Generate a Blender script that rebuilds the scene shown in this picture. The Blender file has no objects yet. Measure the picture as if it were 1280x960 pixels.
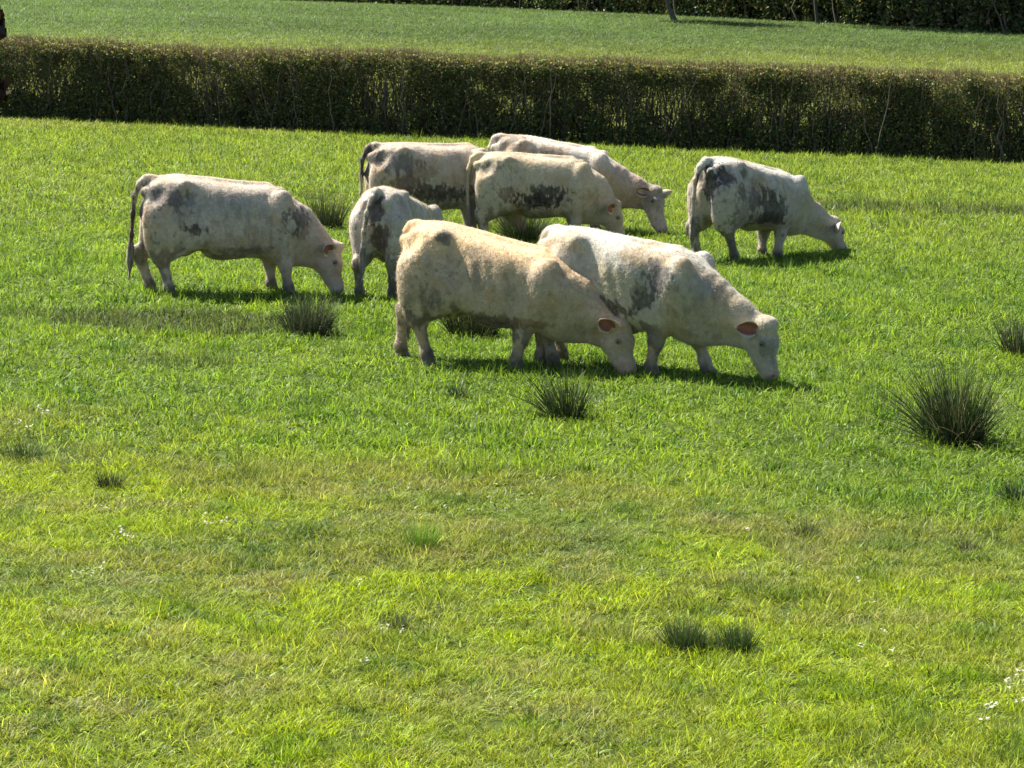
import bpy, math
import numpy as np
from math import radians, sin, cos, pi
from mathutils import Vector, Matrix

C = bpy.context.scene
COL = C.collection
RNG = np.random.default_rng(7)

# ------------------------------------------------------------------ camera
F_PX = 3300.0                      # focal length in photo pixels (1280 wide)
CAM_H = 3.7
PITCH = math.atan(505.0 / F_PX)    # looking down
cam_d = bpy.data.cameras.new('camera')
cam = bpy.data.objects.new('camera', cam_d)
COL.objects.link(cam)
cam.location = (0, 0, CAM_H)
cam.rotation_euler = (pi / 2 - PITCH, 0, 0)
cam_d.sensor_width = 36.0
cam_d.lens = F_PX / 1280 * 36.0
cam_d.clip_start = 0.5
cam_d.clip_end = 3000
C.camera = cam

# ------------------------------------------------------------------ sky, sun, exposure
SUN_DIR = Vector((-0.54, 0.40, 0.84)).normalized()     # towards the sun: behind left, high
SUN_EL = math.asin(SUN_DIR.z)
world = bpy.data.worlds.new('World')
C.world = world
world.use_nodes = True
wn = world.node_tree.nodes
wl = world.node_tree.links
sky = wn.new('ShaderNodeTexSky')
sky.sky_type = 'NISHITA'
sky.sun_disc = False
sky.sun_elevation = SUN_EL
sky.sun_rotation = math.atan2(SUN_DIR.x, SUN_DIR.y)
bg = wn['Background']
bg.inputs['Strength'].default_value = 0.055
wl.new(sky.outputs[0], bg.inputs['Color'])
sd = bpy.data.lights.new('sun', 'SUN')
sd.energy = 5.0
sd.angle = radians(0.5)
sd.color = (1.0, 0.93, 0.80)
sun = bpy.data.objects.new('sun', sd)
COL.objects.link(sun)
sun.location = (-20, 20, 40)
sun.rotation_euler = SUN_DIR.to_track_quat('Z', 'Y').to_euler()
C.view_settings.view_transform = 'Standard'
C.view_settings.look = 'None'
C.view_settings.gamma = 1.0
C.view_settings.exposure = 1.5
C.render.engine = 'CYCLES'
C.cycles.max_bounces = 8
C.cycles.diffuse_bounces = 4
C.cycles.transmission_bounces = 4
C.cycles.use_denoising = True


# ------------------------------------------------------------------ terrain and pixel placement
def smooth(e0, e1, v):
    t = np.clip((v - e0) / (e1 - e0), 0, 1)
    return t * t * (3 - 2 * t)


def terrain(x, y):
    x = np.asarray(x, float)
    y = np.asarray(y, float)
    z = -0.025 * np.clip(x, -60, 60)
    z = z + 2.0 * smooth(62, 155, y)
    near = 1 - smooth(30, 70, np.abs(y))
    z = z + 0.035 * np.sin(x * 0.9 + 1.3 + y * .21) * np.sin(y * 0.55 + .4) * smooth(8, 12, y) * (0.4 + .6 * near)
    return z


def px_ray(px, py):
    v = Vector(((px - 640) / F_PX, -(py - 480) / F_PX, -1.0))
    return (cam.rotation_euler.to_matrix() @ v).normalized()


def px_ground(px, py):
    d = px_ray(px, py)
    o = cam.location
    t = 5.0
    while t < 400:
        p = o + d * t
        if p.z < terrain(p.x, p.y):
            break
        t += 0.25
    lo, hi = t - .25, t
    for _ in range(20):
        m = (lo + hi) / 2
        p = o + d * m
        if p.z < terrain(p.x, p.y):
            hi = m
        else:
            lo = m
    p = o + d * hi
    return Vector((p.x, p.y, float(terrain(p.x, p.y))))


# ------------------------------------------------------------------ noise
_T = np.random.default_rng(3).random((64, 64, 64)).astype(np.float32)


def vnoise(P, scale=1.0, seed=0):
    Q = np.asarray(P, np.float64) * scale + seed * 17.31
    I = np.floor(Q).astype(int)
    f = Q - I
    f = f * f * (3 - 2 * f)
    out = 0
    for dx in (0, 1):
        wx = f[:, 0] if dx else 1 - f[:, 0]
        for dy in (0, 1):
            wy = f[:, 1] if dy else 1 - f[:, 1]
            for dz in (0, 1):
                wz = f[:, 2] if dz else 1 - f[:, 2]
                out = out + wx * wy * wz * _T[(I[:, 0] + dx) & 63, (I[:, 1] + dy) & 63, (I[:, 2] + dz) & 63]
    return out


def fbm(P, scale=1.0, seed=0, octv=4):
    a, s, t = 0.5, scale, 0
    for o in range(octv):
        t = t + a * vnoise(P, s, seed + o * 3)
        a *= .5
        s *= 2.03
    return t / (1 - .5 ** octv)


def fbm2(x, y, scale, seed=0, octv=3):
    return fbm(np.stack([x, y, np.zeros_like(x) + .37], 1), scale, seed, octv)


# ------------------------------------------------------------------ mesh helpers
def tag(o, label=None, cat=None, group=None, kind=None):
    if label: o['label'] = label
    if cat: o['category'] = cat
    if group: o['group'] = group
    if kind: o['kind'] = kind
    return o


def np_mesh(name, V, faces, color=None, smooth_=True, attrs=None):
    """faces: list of int arrays (n,k)."""
    me = bpy.data.meshes.new(name)
    V = np.ascontiguousarray(V, np.float32)
    me.vertices.add(len(V))
    me.vertices.foreach_set('co', V.ravel())
    nl = sum(f.size for f in faces)
    if nl:
        me.loops.add(nl)
        me.loops.foreach_set('vertex_index', np.concatenate([f.ravel() for f in faces]).astype(np.int32))
        n = sum(len(f) for f in faces)
        me.polygons.add(n)
        tot = np.concatenate([np.full(len(f), f.shape[1], np.int32) for f in faces])
        start = np.concatenate([[0], np.cumsum(tot)[:-1]]).astype(np.int32)
        me.polygons.foreach_set('loop_start', start)
        me.polygons.foreach_set('loop_total', tot)
        me.update(calc_edges=True)
        me.validate()
        if smooth_:
            me.polygons.foreach_set('use_smooth', np.ones(len(me.polygons), bool))
    if color is not None:
        ca = me.color_attributes.new('coat', 'FLOAT_COLOR', 'POINT')
        c4 = np.ones((len(V), 4), np.float32)
        c4[:, :3] = color
        ca.data.foreach_set('color', c4.ravel())
    return me


def link(name, me, mat=None, parent=None):
    o = bpy.data.objects.new(name, me)
    COL.objects.link(o)
    if mat: me.materials.append(mat)
    if parent is not None: o.parent = parent
    return o


def empty(name, loc, rz=0.0, scale=1.0):
    o = bpy.data.objects.new(name, None)
    o.empty_display_size = .2
    COL.objects.link(o)
    o.location = loc
    o.rotation_euler = (0, 0, rz)
    o.scale = (scale,) * 3
    return o


def tubes(P, R, S=4):
    """P (N,K,3) polylines, R (N,K) radii -> verts, quads, owner index per vert"""
    N, K, _ = P.shape
    D = np.gradient(P, axis=1)
    D /= np.linalg.norm(D, axis=2, keepdims=True) + 1e-9
    ref = np.where(np.abs(D[..., 2:3]) > .85, np.array([1., 0, 0]), np.array([0, 0, 1.]))
    A = np.cross(D, ref)
    A /= np.linalg.norm(A, axis=2, keepdims=True) + 1e-9
    B = np.cross(D, A)
    th = np.arange(S) * 2 * pi / S
    V = P[:, :, None, :] + R[:, :, None, None] * (A[:, :, None, :] * np.cos(th)[None, None, :, None] + B[:, :, None, :] * np.sin(th)[None, None, :, None])
    base = np.arange(N)[:, None, None] * K * S + np.arange(K - 1)[None, :, None] * S
    s = np.arange(S)[None, None, :]
    s2 = (s + 1) % S
    q = np.stack([base + s, base + s2, base + S + s2, base + S + s], -1).reshape(-1, 4)
    return V.reshape(-1, 3), q, np.repeat(np.arange(N), K * S)


def merge(parts):
    """parts: list of (V, [faces], color or None)"""
    Vs, Fs, Cs, off = [], [], [], 0
    for V, F, c in parts:
        Vs.append(V)
        for f in F: Fs.append(f + off)
        Cs.append(np.broadcast_to(c, V.shape) if c is not None else np.ones_like(V))
        off += len(V)
    return np.concatenate(Vs), Fs, np.concatenate(Cs)


# ------------------------------------------------------------------ materials
def mat_new(name):
    m = bpy.data.materials.new(name)
    m.use_nodes = True
    nt = m.node_tree
    return m, nt, nt.nodes, nt.links, nt.nodes['Principled BSDF']


def mat_coat(name='cow_coat'):
    m, nt, n, l, b = mat_new(name)
    at = n.new('ShaderNodeAttribute'); at.attribute_name = 'coat'
    tc = n.new('ShaderNodeTexCoord')
    n1 = n.new('ShaderNodeTexNoise'); n1.inputs['Scale'].default_value = 22; n1.inputs['Detail'].default_value = 5
    n1.inputs['Roughness'].default_value = .65
    l.new(tc.outputs['Object'], n1.inputs['Vector'])
    mr = n.new('ShaderNodeMapRange'); mr.inputs[1].default_value = .3; mr.inputs[2].default_value = .72
    mr.inputs[3].default_value = .78; mr.inputs[4].default_value = 1.12
    l.new(n1.outputs[0], mr.inputs[0])
    mx = n.new('ShaderNodeMix'); mx.data_type = 'RGBA'; mx.blend_type = 'MULTIPLY'; mx.inputs[0].default_value = 1
    l.new(at.outputs['Color'], mx.inputs[6]); l.new(mr.outputs[0], mx.inputs[7])
    l.new(mx.outputs[2], b.inputs['Base Color'])
    b.inputs['Roughness'].default_value = .75
    b.inputs['Specular IOR Level'].default_value = .25
    b.inputs['Sheen Weight'].default_value = .25
    b.inputs['Sheen Roughness'].default_value = .5
    b.inputs['Sheen Tint'].default_value = (1, .95, .88, 1)
    # curly hair relief
    n2 = n.new('ShaderNodeTexNoise'); n2.inputs['Scale'].default_value = 17; n2.inputs['Detail'].default_value = 2
    n2.inputs['Distortion'].default_value = .4
    l.new(tc.outputs['Object'], n2.inputs['Vector'])
    bp = n.new('ShaderNodeBump'); bp.inputs['Strength'].default_value = .42; bp.inputs['Distance'].default_value = .02
    l.new(n2.outputs[0], bp.inputs['Height'])
    n3 = n.new('ShaderNodeTexNoise'); n3.inputs['Scale'].default_value = 120; n3.inputs['Detail'].default_value = 2
    l.new(tc.outputs['Object'], n3.inputs['Vector'])
    b2 = n.new('ShaderNodeBump'); b2.inputs['Strength'].default_value = .2; b2.inputs['Distance'].default_value = .006
    l.new(n3.outputs[0], b2.inputs['Height']); l.new(bp.outputs[0], b2.inputs['Normal'])
    l.new(b2.outputs[0], b.inputs['Normal'])
    return m


def mat_leafy(name, instancer=False, trans=.45, rough=.55, spec=.3, varattr=True):
    """diffuse + translucent blades coloured by a vertex attribute (and by the tuft's own tint when instanced)"""
    m, nt, n, l, b = mat_new(name)
    at = n.new('ShaderNodeAttribute'); at.attribute_name = 'coat'
    col = at.outputs['Color']
    if instancer:
        ai = n.new('ShaderNodeAttribute'); ai.attribute_type = 'INSTANCER'; ai.attribute_name = 'tint'
        mx = n.new('ShaderNodeMix'); mx.data_type = 'RGBA'; mx.blend_type = 'MULTIPLY'; mx.inputs[0].default_value = 1
        l.new(col, mx.inputs[6]); l.new(ai.outputs['Color'], mx.inputs[7])
        col = mx.outputs[2]
    l.new(col, b.inputs['Base Color'])
    b.inputs['Roughness'].default_value = rough
    b.inputs['Specular IOR Level'].default_value = spec
    tr = n.new('ShaderNodeBsdfTranslucent')
    hs = n.new('ShaderNodeMix'); hs.data_type = 'RGBA'; hs.blend_type = 'MULTIPLY'; hs.inputs[0].default_value = 1
    hs.inputs[7].default_value = (1.25, 1.25, .55, 1)
    l.new(col, hs.inputs[6]); l.new(hs.outputs[2], tr.inputs['Color'])
    ms = n.new('ShaderNodeMixShader'); ms.inputs[0].default_value = trans
    l.new(b.outputs[0], ms.inputs[1]); l.new(tr.outputs[0], ms.inputs[2])
    l.new(ms.outputs[0], n['Material Output'].inputs['Surface'])
    return m


def mat_attr(name, rough=.8, spec=.2, bump=0, bscale=30):
    m, nt, n, l, b = mat_new(name)
    at = n.new('ShaderNodeAttribute'); at.attribute_name = 'coat'
    tc = n.new('ShaderNodeTexCoord')
    n1 = n.new('ShaderNodeTexNoise'); n1.inputs['Scale'].default_value = bscale; n1.inputs['Detail'].default_value = 4
    l.new(tc.outputs['Object'], n1.inputs['Vector'])
    mr = n.new('ShaderNodeMapRange'); mr.inputs[1].default_value = .3; mr.inputs[2].default_value = .7
    mr.inputs[3].default_value = .65; mr.inputs[4].default_value = 1.3
    l.new(n1.outputs[0], mr.inputs[0])
    mx = n.new('ShaderNodeMix'); mx.data_type = 'RGBA'; mx.blend_type = 'MULTIPLY'; mx.inputs[0].default_value = 1
    l.new(at.outputs['Color'], mx.inputs[6]); l.new(mr.outputs[0], mx.inputs[7])
    l.new(mx.outputs[2], b.inputs['Base Color'])
    b.inputs['Roughness'].default_value = rough
    b.inputs['Specular IOR Level'].default_value = spec
    if bump:
        bp = n.new('ShaderNodeBump'); bp.inputs['Strength'].default_value = bump; bp.inputs['Distance'].default_value = .02
        l.new(n1.outputs[0], bp.inputs['Height']); l.new(bp.outputs[0], b.inputs['Normal'])
    return m


def mat_eye():
    m, nt, n, l, b = mat_new('cow_eye')
    nz = n.new('ShaderNodeTexNoise'); nz.inputs['Scale'].default_value = 20
    cr = n.new('ShaderNodeValToRGB')
    cr.color_ramp.elements[0].color = (.008, .006, .005, 1); cr.color_ramp.elements[1].color = (.03, .018, .01, 1)
    l.new(nz.outputs[0], cr.inputs[0]); l.new(cr.outputs[0], b.inputs['Base Color'])
    b.inputs['Roughness'].default_value = .12
    return m


def mat_ground():
    m, nt, n, l, b = mat_new('turf_soil')
    tc = n.new('ShaderNodeTexCoord')
    n1 = n.new('ShaderNodeTexNoise'); n1.inputs['Scale'].default_value = .35; n1.inputs['Detail'].default_value = 6
    n2 = n.new('ShaderNodeTexNoise'); n2.inputs['Scale'].default_value = 9; n2.inputs['Detail'].default_value = 6
    n2.inputs['Roughness'].default_value = .7
    for q in (n1, n2): l.new(tc.outputs['Object'], q.inputs['Vector'])
    c1 = n.new('ShaderNodeValToRGB')
    c1.color_ramp.elements[0].position = .35; c1.color_ramp.elements[0].color = (.038, .062, .012, 1)
    c1.color_ramp.elements[1].position = .65; c1.color_ramp.elements[1].color = (.072, .105, .022, 1)
    l.new(n1.outputs[0], c1.inputs[0])
    mr = n.new('ShaderNodeMapRange'); mr.inputs[1].default_value = .3; mr.inputs[2].default_value = .7
    mr.inputs[3].default_value = .5; mr.inputs[4].default_value = 1.35
    l.new(n2.outputs[0], mr.inputs[0])
    mx = n.new('ShaderNodeMix'); mx.data_type = 'RGBA'; mx.blend_type = 'MULTIPLY'; mx.inputs[0].default_value = 1
    l.new(c1.outputs[0], mx.inputs[6]); l.new(mr.outputs[0], mx.inputs[7])
    l.new(mx.outputs[2], b.inputs['Base Color'])
    b.inputs['Roughness'].default_value = .95
    b.inputs['Specular IOR Level'].default_value = .1
    bp = n.new('ShaderNodeBump'); bp.inputs['Strength'].default_value = .8; bp.inputs['Distance'].default_value = .05
    l.new(n2.outputs[0], bp.inputs['Height']); l.new(bp.outputs[0], b.inputs['Normal'])
    return m


M_COAT = mat_coat()
M_EYE = mat_eye()
M_HAIR = mat_leafy('coat_hair', False, .12, .7, .2)
M_GRASS = mat_leafy('grass_blades', True, .48, .5, .28)
M_RUSH = mat_leafy('rush_blades', False, .15, .5, .3)
M_LEAF = mat_leafy('hedge_leaves', False, .3, .55, .25)
M_BARK = mat_attr('bark', .9, .1, .6, 25)
M_PETAL = mat_leafy('petals', False, .3, .6, .2)
M_GROUND = mat_ground()

# ------------------------------------------------------------------ ground sheet
def build_ground():
    ys = np.concatenate([np.linspace(-60, 8, 12), np.linspace(9, 75, 133), np.linspace(77, 180, 50), np.linspace(190, 1500, 30)])
    xs = np.concatenate([np.linspace(-900, -70, 14), np.linspace(-60, 60, 161), np.linspace(70, 900, 14)])
    X, Y = np.meshgrid(xs, ys)
    V = np.stack([X.ravel(), Y.ravel(), terrain(X.ravel(), Y.ravel())], 1)
    nx = len(xs)
    i = (np.arange(len(ys) - 1)[:, None] * nx + np.arange(nx - 1)[None, :]).ravel()
    F = np.stack([i, i + 1, i + 1 + nx, i + nx], 1)
    o = link('ground', np_mesh('ground', V, [F]), M_GROUND)
    tag(o, kind='structure')


build_ground()

# ------------------------------------------------------------------ cows
class SDF:
    def __init__(s, lo, hi, h):
        s.lo = np.array(lo, float); s.h = h
        s.n = np.ceil((np.array(hi) - s.lo) / h).astype(int) + 1
        s.ax = [s.lo[i] + np.arange(s.n[i]) * h for i in range(3)]
        s.F = np.full(s.n, 1.0, np.float32)

    def block(s, lo, hi):
        a = np.clip(np.floor((np.array(lo) - s.lo) / s.h).astype(int), 0, s.n - 1)
        b = np.clip(np.ceil((np.array(hi) - s.lo) / s.h).astype(int) + 1, 1, s.n)
        sl = tuple(slice(a[i], b[i]) for i in range(3))
        X = s.ax[0][sl[0]][:, None, None]; Y = s.ax[1][sl[1]][None, :, None]; Z = s.ax[2][sl[2]][None, None, :]
        return sl, X, Y, Z

    @staticmethod
    def smin(a, b, k):
        h = np.maximum(k - np.abs(a - b), 0) / k
        return np.minimum(a, b) - h * h * k * .25

    def seg(s, A, B, ra, rb, k, lat=(0, 1, 0), sq=1.0, out=None):
        """tapered capsule; the lateral direction is squashed by sq"""
        A = np.array(A, float); B = np.array(B, float); r = max(ra, rb) + .12
        sl, X, Y, Z = s.block(np.minimum(A, B) - r, np.maximum(A, B) + r)
        d = B - A; L2 = d @ d
        t = np.clip(((X - A[0]) * d[0] + (Y - A[1]) * d[1] + (Z - A[2]) * d[2]) / L2, 0, 1)
        qx, qy, qz = X - A[0] - t * d[0], Y - A[1] - t * d[1], Z - A[2] - t * d[2]
        if sq != 1.0:
            lat = np.array(lat, float); lat /= np.linalg.norm(lat)
            u = qx * lat[0] + qy * lat[1] + qz * lat[2]
            e = u * (1 / sq - 1)
            qx = qx + e * lat[0]; qy = qy + e * lat[1]; qz = qz + e * lat[2]
        dist = np.sqrt(qx * qx + qy * qy + qz * qz) - (ra + (rb - ra) * t)
        if sq < 1: dist = dist * (sq * .5 + .5)
        G = s.F if out is None else out
        G[sl] = s.smin(G[sl], dist.astype(np.float32), k)

    def ell(s, c, r, k, rot=None, sub=False):
        c = np.array(c, float); r = np.array(r, float); m = r.max() + .1
        sl, X, Y, Z = s.block(c - m, c + m)
        x, y, z = X - c[0], Y - c[1], Z - c[2]
        if rot is not None:                       # pitch in the x-z plane
            ca, sa = cos(rot), sin(rot)
            x, z = ca * x + sa * z, -sa * x + ca * z
        q = np.sqrt((x / r[0]) ** 2 + (y / r[1]) ** 2 + (z / r[2]) ** 2)
        dist = (q - 1) * r.min() * .6 + (q - 1) * r.max() * .2
        if sub:
            s.F[sl] = -s.smin(-s.F[sl], dist.astype(np.float32), k)
        else:
            s.F[sl] = s.smin(s.F[sl], dist.astype(np.float32), k)

    def loft(s, T, k):
        T = np.array(T, float)
        sl, X, Y, Z = s.block((T[0, 0] - .1, -.6, T[:, 2].min() - .15), (T[-1, 0] + .1, .6, T[:, 1].max() + .15))
        x = s.ax[0][sl[0]]
        xf = np.linspace(T[0, 0], T[-1, 0], 200)
        def prof(j):
            v = np.interp(xf, T[:, 0], T[:, j])
            ker = np.hanning(25); ker /= ker.sum()
            vp = np.pad(v, 12, mode='edge')
            return np.interp(x, xf, np.convolve(vp, ker, 'valid'))
        zt, zb, w, wz = prof(1), prof(2), prof(3), prof(4)
        # widest level sits at zb + wz*(zt-zb)
        zc = zb + wz * (zt - zb)
        hu = (zt - zc)[:, None, None]; hd = (zc - zb)[:, None, None]; zc = zc[:, None, None]; w = w[:, None, None]
        dz = Z - zc
        hz = np.where(dz > 0, hu, hd)
        n = 2.75
        q = ((np.abs(Y) / w) ** n + (np.abs(dz) / hz) ** n) ** (1 / n)
        dist = (q - 1) * np.minimum(w, hz) * .85
        over = np.maximum(np.maximum(T[0, 0] - x, x - T[-1, 0]), 0)[:, None, None]
        # rounded ends
        e0 = np.maximum(T[0, 0] + .16 - x, 0)[:, None, None]; e1 = np.maximum(x - (T[-1, 0] - .14), 0)[:, None, None]
        dist = dist + (e0 ** 2) * 4.0 + (e1 ** 2) * 4.5 + over * .5
        s.F[sl] = s.smin(s.F[sl], dist.astype(np.float32), k)

    def surface(s):
        F, n = s.F, s.n
        neg = F < 0
        c = [neg[i:n[0] - 1 + i, j:n[1] - 1 + j, k:n[2] - 1 + k] for i in (0, 1) for j in (0, 1) for k in (0, 1)]
        cnt = sum(x.astype(np.int8) for x in c)
        act = (cnt > 0) & (cnt < 8)
        I = np.argwhere(act)
        idx = -np.ones(act.shape, np.int64); idx[act] = np.arange(len(I))
        acc = np.zeros((len(I), 3)); num = np.zeros(len(I))
        corners = [(i, j, k) for i in (0, 1) for j in (0, 1) for k in (0, 1)]
        for a in corners:
            for ax in range(3):
                if a[ax] == 0:
                    b = list(a); b[ax] = 1
                    fa = F[I[:, 0] + a[0], I[:, 1] + a[1], I[:, 2] + a[2]]; fb = F[I[:, 0] + b[0], I[:, 1] + b[1], I[:, 2] + b[2]]
                    cr = (fa < 0) != (fb < 0)
                    t = np.where(cr, fa / np.where(cr, fa - fb, 1), 0)
                    p = np.tile(np.array(a, float), (len(I), 1)); p[:, ax] = t
                    acc[cr] += p[cr]; num[cr] += 1
        V = (I + acc / num[:, None]) * s.h + s.lo
        Q = []
        for ax in range(3):
            o1, o2 = (ax + 1) % 3, (ax + 2) % 3
            slA = [slice(1, n[i] - 1) for i in range(3)]; slB = list(slA)
            slA[ax] = slice(0, n[ax] - 1); slB[ax] = slice(1, n[ax])
            A, B = neg[tuple(slA)], neg[tuple(slB)]
            for flip, mask in ((False, A & ~B), (True, ~A & B)):
                E = np.argwhere(mask)
                if not len(E): continue
                off = np.array([1, 1, 1]); off[ax] = 0
                E = E + off
                e1 = np.zeros(3, int); e1[o1] = 1
                e2 = np.zeros(3, int); e2[o2] = 1
                q = [E - e1 - e2, E - e2, E, E - e1]
                q = [idx[p[:, 0], p[:, 1], p[:, 2]] for p in q]
                if flip: q = q[::-1]
                Q.append(np.stack(q, 1))
        Q = np.concatenate(Q)
        Q = Q[(Q >= 0).all(1)]
        return V, Q


TRUNK = [  # x, top, bottom, half width, level of greatest width
    (-1.02, 1.14, .82, .15, .5),
    (-.93, 1.33, .66, .245, .48),
    (-.80, 1.39, .60, .300, .50),
    (-.60, 1.41, .62, .310, .52),
    (-.42, 1.395, .60, .285, .48),
    (-.20, 1.375, .50, .345, .42),
    (.05, 1.36, .455, .375, .42),
    (.28, 1.355, .475, .335, .43),
    (.48, 1.37, .51, .315, .46),
    (.64, 1.29, .50, .285, .46),
    (.80, 1.10, .56, .22, .48),
    (.90, .98, .64, .16, .48),
]

LEG = dict(
    hind=[(-.66, .19, 1.02), (-.48, .225, .76), (-.92, .20, .50), (-.82, .19, .14), (-.79, .19, .03)],
    fore=[(.60, .20, .98), (.44, .20, .70), (.48, .185, .40), (.49, .18, .13), (.52, .18, .03)],
)


def make_cow(name, px, py, yaw, scale, label, *, poll=(1.17, 0, .66), muzzle=(1.36, 0, .14), drop=.0, legs=None,
             tail=None, base=(.66, .60, .52), back=None, patches=(), seed=1, fat=1.0, bull=True, earback=.35, earup=.42, earfar=None, switch=True, muddy=.6):
    legs = legs or {}
    h = .0165
    lo = (-1.32, -.55, -.06); hi = (1.75, .55, 1.56)
    S = SDF(lo, hi, h)
    S.loft([(a, b, c, d * fat, e) for a, b, c, d, e in TRUNK], .02)
    for sy in (1, -1):
        # haunch, hook bone, pin bone, shoulder blade, point of shoulder, forearm muscle
        S.ell((-.72, sy * .230, .90), (.25, .17, .40), .06, rot=.22)
        S.ell((-.52, sy * .235 * fat, 1.30), (.075, .06, .07), .06)
        S.ell((-.96, sy * .115, 1.23), (.06, .05, .06), .07)
        S.ell((-.84, sy * .20, .70), (.15, .115, .26), .09, rot=.12)
        S.ell((.53, sy * .250, 1.00), (.16, .125, .35), .05, rot=-.28)
        S.ell((.70, sy * .17, .90), (.13, .10, .13), .09)
        S.ell((-.40, sy * .365, 1.16), (.12, .075, .15), .09, sub=True)      # hollow before the hip
        S.ell((.24, sy * .40, .98), (.055, .075, .28), .09, sub=True)        # girth behind the shoulder
        S.ell((-.86, sy * .30, 1.22), (.10, .07, .12), .08, sub=True)        # beside the tail head
    # brisket, loin ridge, sheath or udder
    S.ell((.62, 0, .55), (.28, .17, .19), .11, rot=-.22)
    S.seg((-.95, 0, 1.37), (.45, 0, 1.365), .035, .03, .06)
    S.ell((-.12, 0, .50), (.16, .07, .065), .08)
    if bull: S.ell((-.55, 0, .58), (.15, .11, .11), .08)
    # neck
    pl = np.array(poll, float); mz = np.array(muzzle, float)
    hd = mz - pl; HL = np.linalg.norm(hd); hd /= HL
    side = np.array([-(pl[1] + (mz[1] - pl[1])), 1.0, 0]); yawh = math.atan2(mz[1] - pl[1] + pl[1] * .5, .45)
    lat = np.array([-sin(yawh), cos(yawh), 0.0]); lat -= hd * (lat @ hd); lat /= np.linalg.norm(lat)
    face = np.cross(lat, hd)
    if face[0] < 0 and face[2] < 0: face = -face
    n0 = np.array([.46, 0, .99]); n1 = np.array([.72, pl[1] * .22, .87]); n3 = pl - face * .085 + hd * .03
    n2 = n1 * .5 + n3 * .5 + np.array([-.0, 0, .0])
    S.seg(n0, n1, .31, .285, .10, sq=.70)
    S.seg(n1, n2, .275, .20, .09, sq=.66, lat=lat)
    S.seg(n2, n3, .20, .145, .08, sq=.72, lat=lat)
    thr = pl + hd * .18 - face * .19
    S.seg((.76, pl[1] * .15, .58), thr, .15, .085, .10, sq=.5, lat=lat)           # dewlap
    # head
    e = pl + hd * .05
    S.seg(pl - face * .035 + hd * .03, pl + hd * .20 - face * .04, .115, .118, .06, sq=1.0)
    S.seg(pl + hd * .20 - face * .045, pl + hd * (HL - .10) - face * .035, .112, .072, .06, lat=lat, sq=.95)
    S.seg(pl + hd * (HL - .12) - face * .03, pl + hd * (HL - .05) - face * .035, .086, .084, .05, lat=lat, sq=1.0)
    for sy in (1, -1):
        S.seg(pl + hd * .17 - face * .15 + lat * sy * .045, pl + hd * (HL - .15) - face * .095 + lat * sy * .03, .088, .050, .06)    # jaw
        S.ell(pl + hd * .17 + face * .012 + lat * sy * .095, (.038, .038, .038), .05)                                 # brow
        S.ell(pl + hd * (HL - .045) + face * .012 + lat * sy * .048, (.03, .03, .03), .04)                             # nostril wing
    S.ell(pl + face * .02 - hd * .02, (.07, .085, .06), .06)                                                          # poll crest
    # legs
    joints = {}
    for key, kind, sy in (('hr', 'hind', -1), ('hl', 'hind', 1), ('fr', 'fore', -1), ('fl', 'fore', 1)):
        J = [np.array([a, b * sy, c]) for a, b, c in LEG[kind]]
        dx = legs.get(key, (0, 0, 0, 0))           # shifts of (knee/stifle x, hock x, fetlock x, lift)
        J[1][0] += dx[0]; J[2][0] += dx[1]; J[3][0] += dx[2]; J[4][0] += dx[2]
        if len(dx) > 3: J[3][2] += dx[3]; J[4][2] += dx[3]
        if len(dx) > 4: J[2][1] += dx[4] * .5; J[3][1] += dx[4]; J[4][1] += dx[4]
        joints[key] = J
        G = np.full(S.n, 1.0, np.float32)
        if kind == 'hind':
            r = [.22, .165, .085, .058, .066]
            S.seg(J[0], J[1], .21, .18, .05, sq=.74, out=G)
            S.seg(J[0] + np.array([-.12, 0, -.1]), J[1] * .30 + J[2] * .70 + np.array([-.02, 0, .06]), .19, .095, .08, sq=.74, out=G)
            S.seg(J[1], J[2], .165, .080, .05, sq=.74, out=G)
            S.seg(J[2] + np.array([-.03, 0, .03]), J[2] + np.array([0, 0, -.03]), .058, .072, .04, out=G)
            S.seg(J[2], J[3], .070, .052, .04, sq=.86, out=G)
        else:
            S.seg(J[0], J[1], .20, .17, .05, sq=.66, out=G)
            S.seg(J[1], J[2], .160, .076, .05, sq=.80, out=G)
            S.seg(J[2], J[2] + np.array([0, 0, -.04]), .080, .072, .03, out=G)
            S.seg(J[2], J[3], .066, .052, .04, out=G)
        S.seg(J[3], J[4], .068, .064, .03, out=G)
        S.seg(J[4] + np.array([0, .026, 0]), J[4] + np.array([.06, .028, -.015]), .048, .036, .02, out=G)
        S.seg(J[4] + np.array([0, -.026, 0]), J[4] + np.array([.06, -.028, -.015]), .048, .036, .02, out=G)
        S.F = S.smin(S.F, G, .07)
    # tail
    T = tail or [(-.88, 0, 1.37), (-.99, 0, 1.32), (-1.06, .0, 1.18), (-1.08, 0, .95), (-1.08, 0, .70), (-1.07, 0, .5)]
    T = [np.array(t, float) for t in T]
    rr = [.050, .038, .030, .026, .023, .021, .02][:len(T)]
    for i in range(len(T) - 1):
        S.seg(T[i], T[i + 1], rr[i], rr[i + 1], .075 if i == 0 else .04)
    V, Q = S.surface()
    # light relaxation
    E = np.concatenate([Q[:, [0, 1]], Q[:, [1, 2]], Q[:, [2, 3]], Q[:, [3, 0]]]); E = np.concatenate([E, E[:, ::-1]])
    deg = np.bincount(E[:, 0], minlength=len(V))[:, None]
    for it in range(2):
        A = np.zeros_like(V)
        for j in range(3): A[:, j] = np.bincount(E[:, 0], V[E[:, 1], j], minlength=len(V))
        V = V * .5 + A / deg * .5
    # normals from the mesh for relief
    fn = np.cross(V[Q[:, 2]] - V[Q[:, 0]], V[Q[:, 3]] - V[Q[:, 1]])
    N = np.zeros_like(V)
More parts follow.
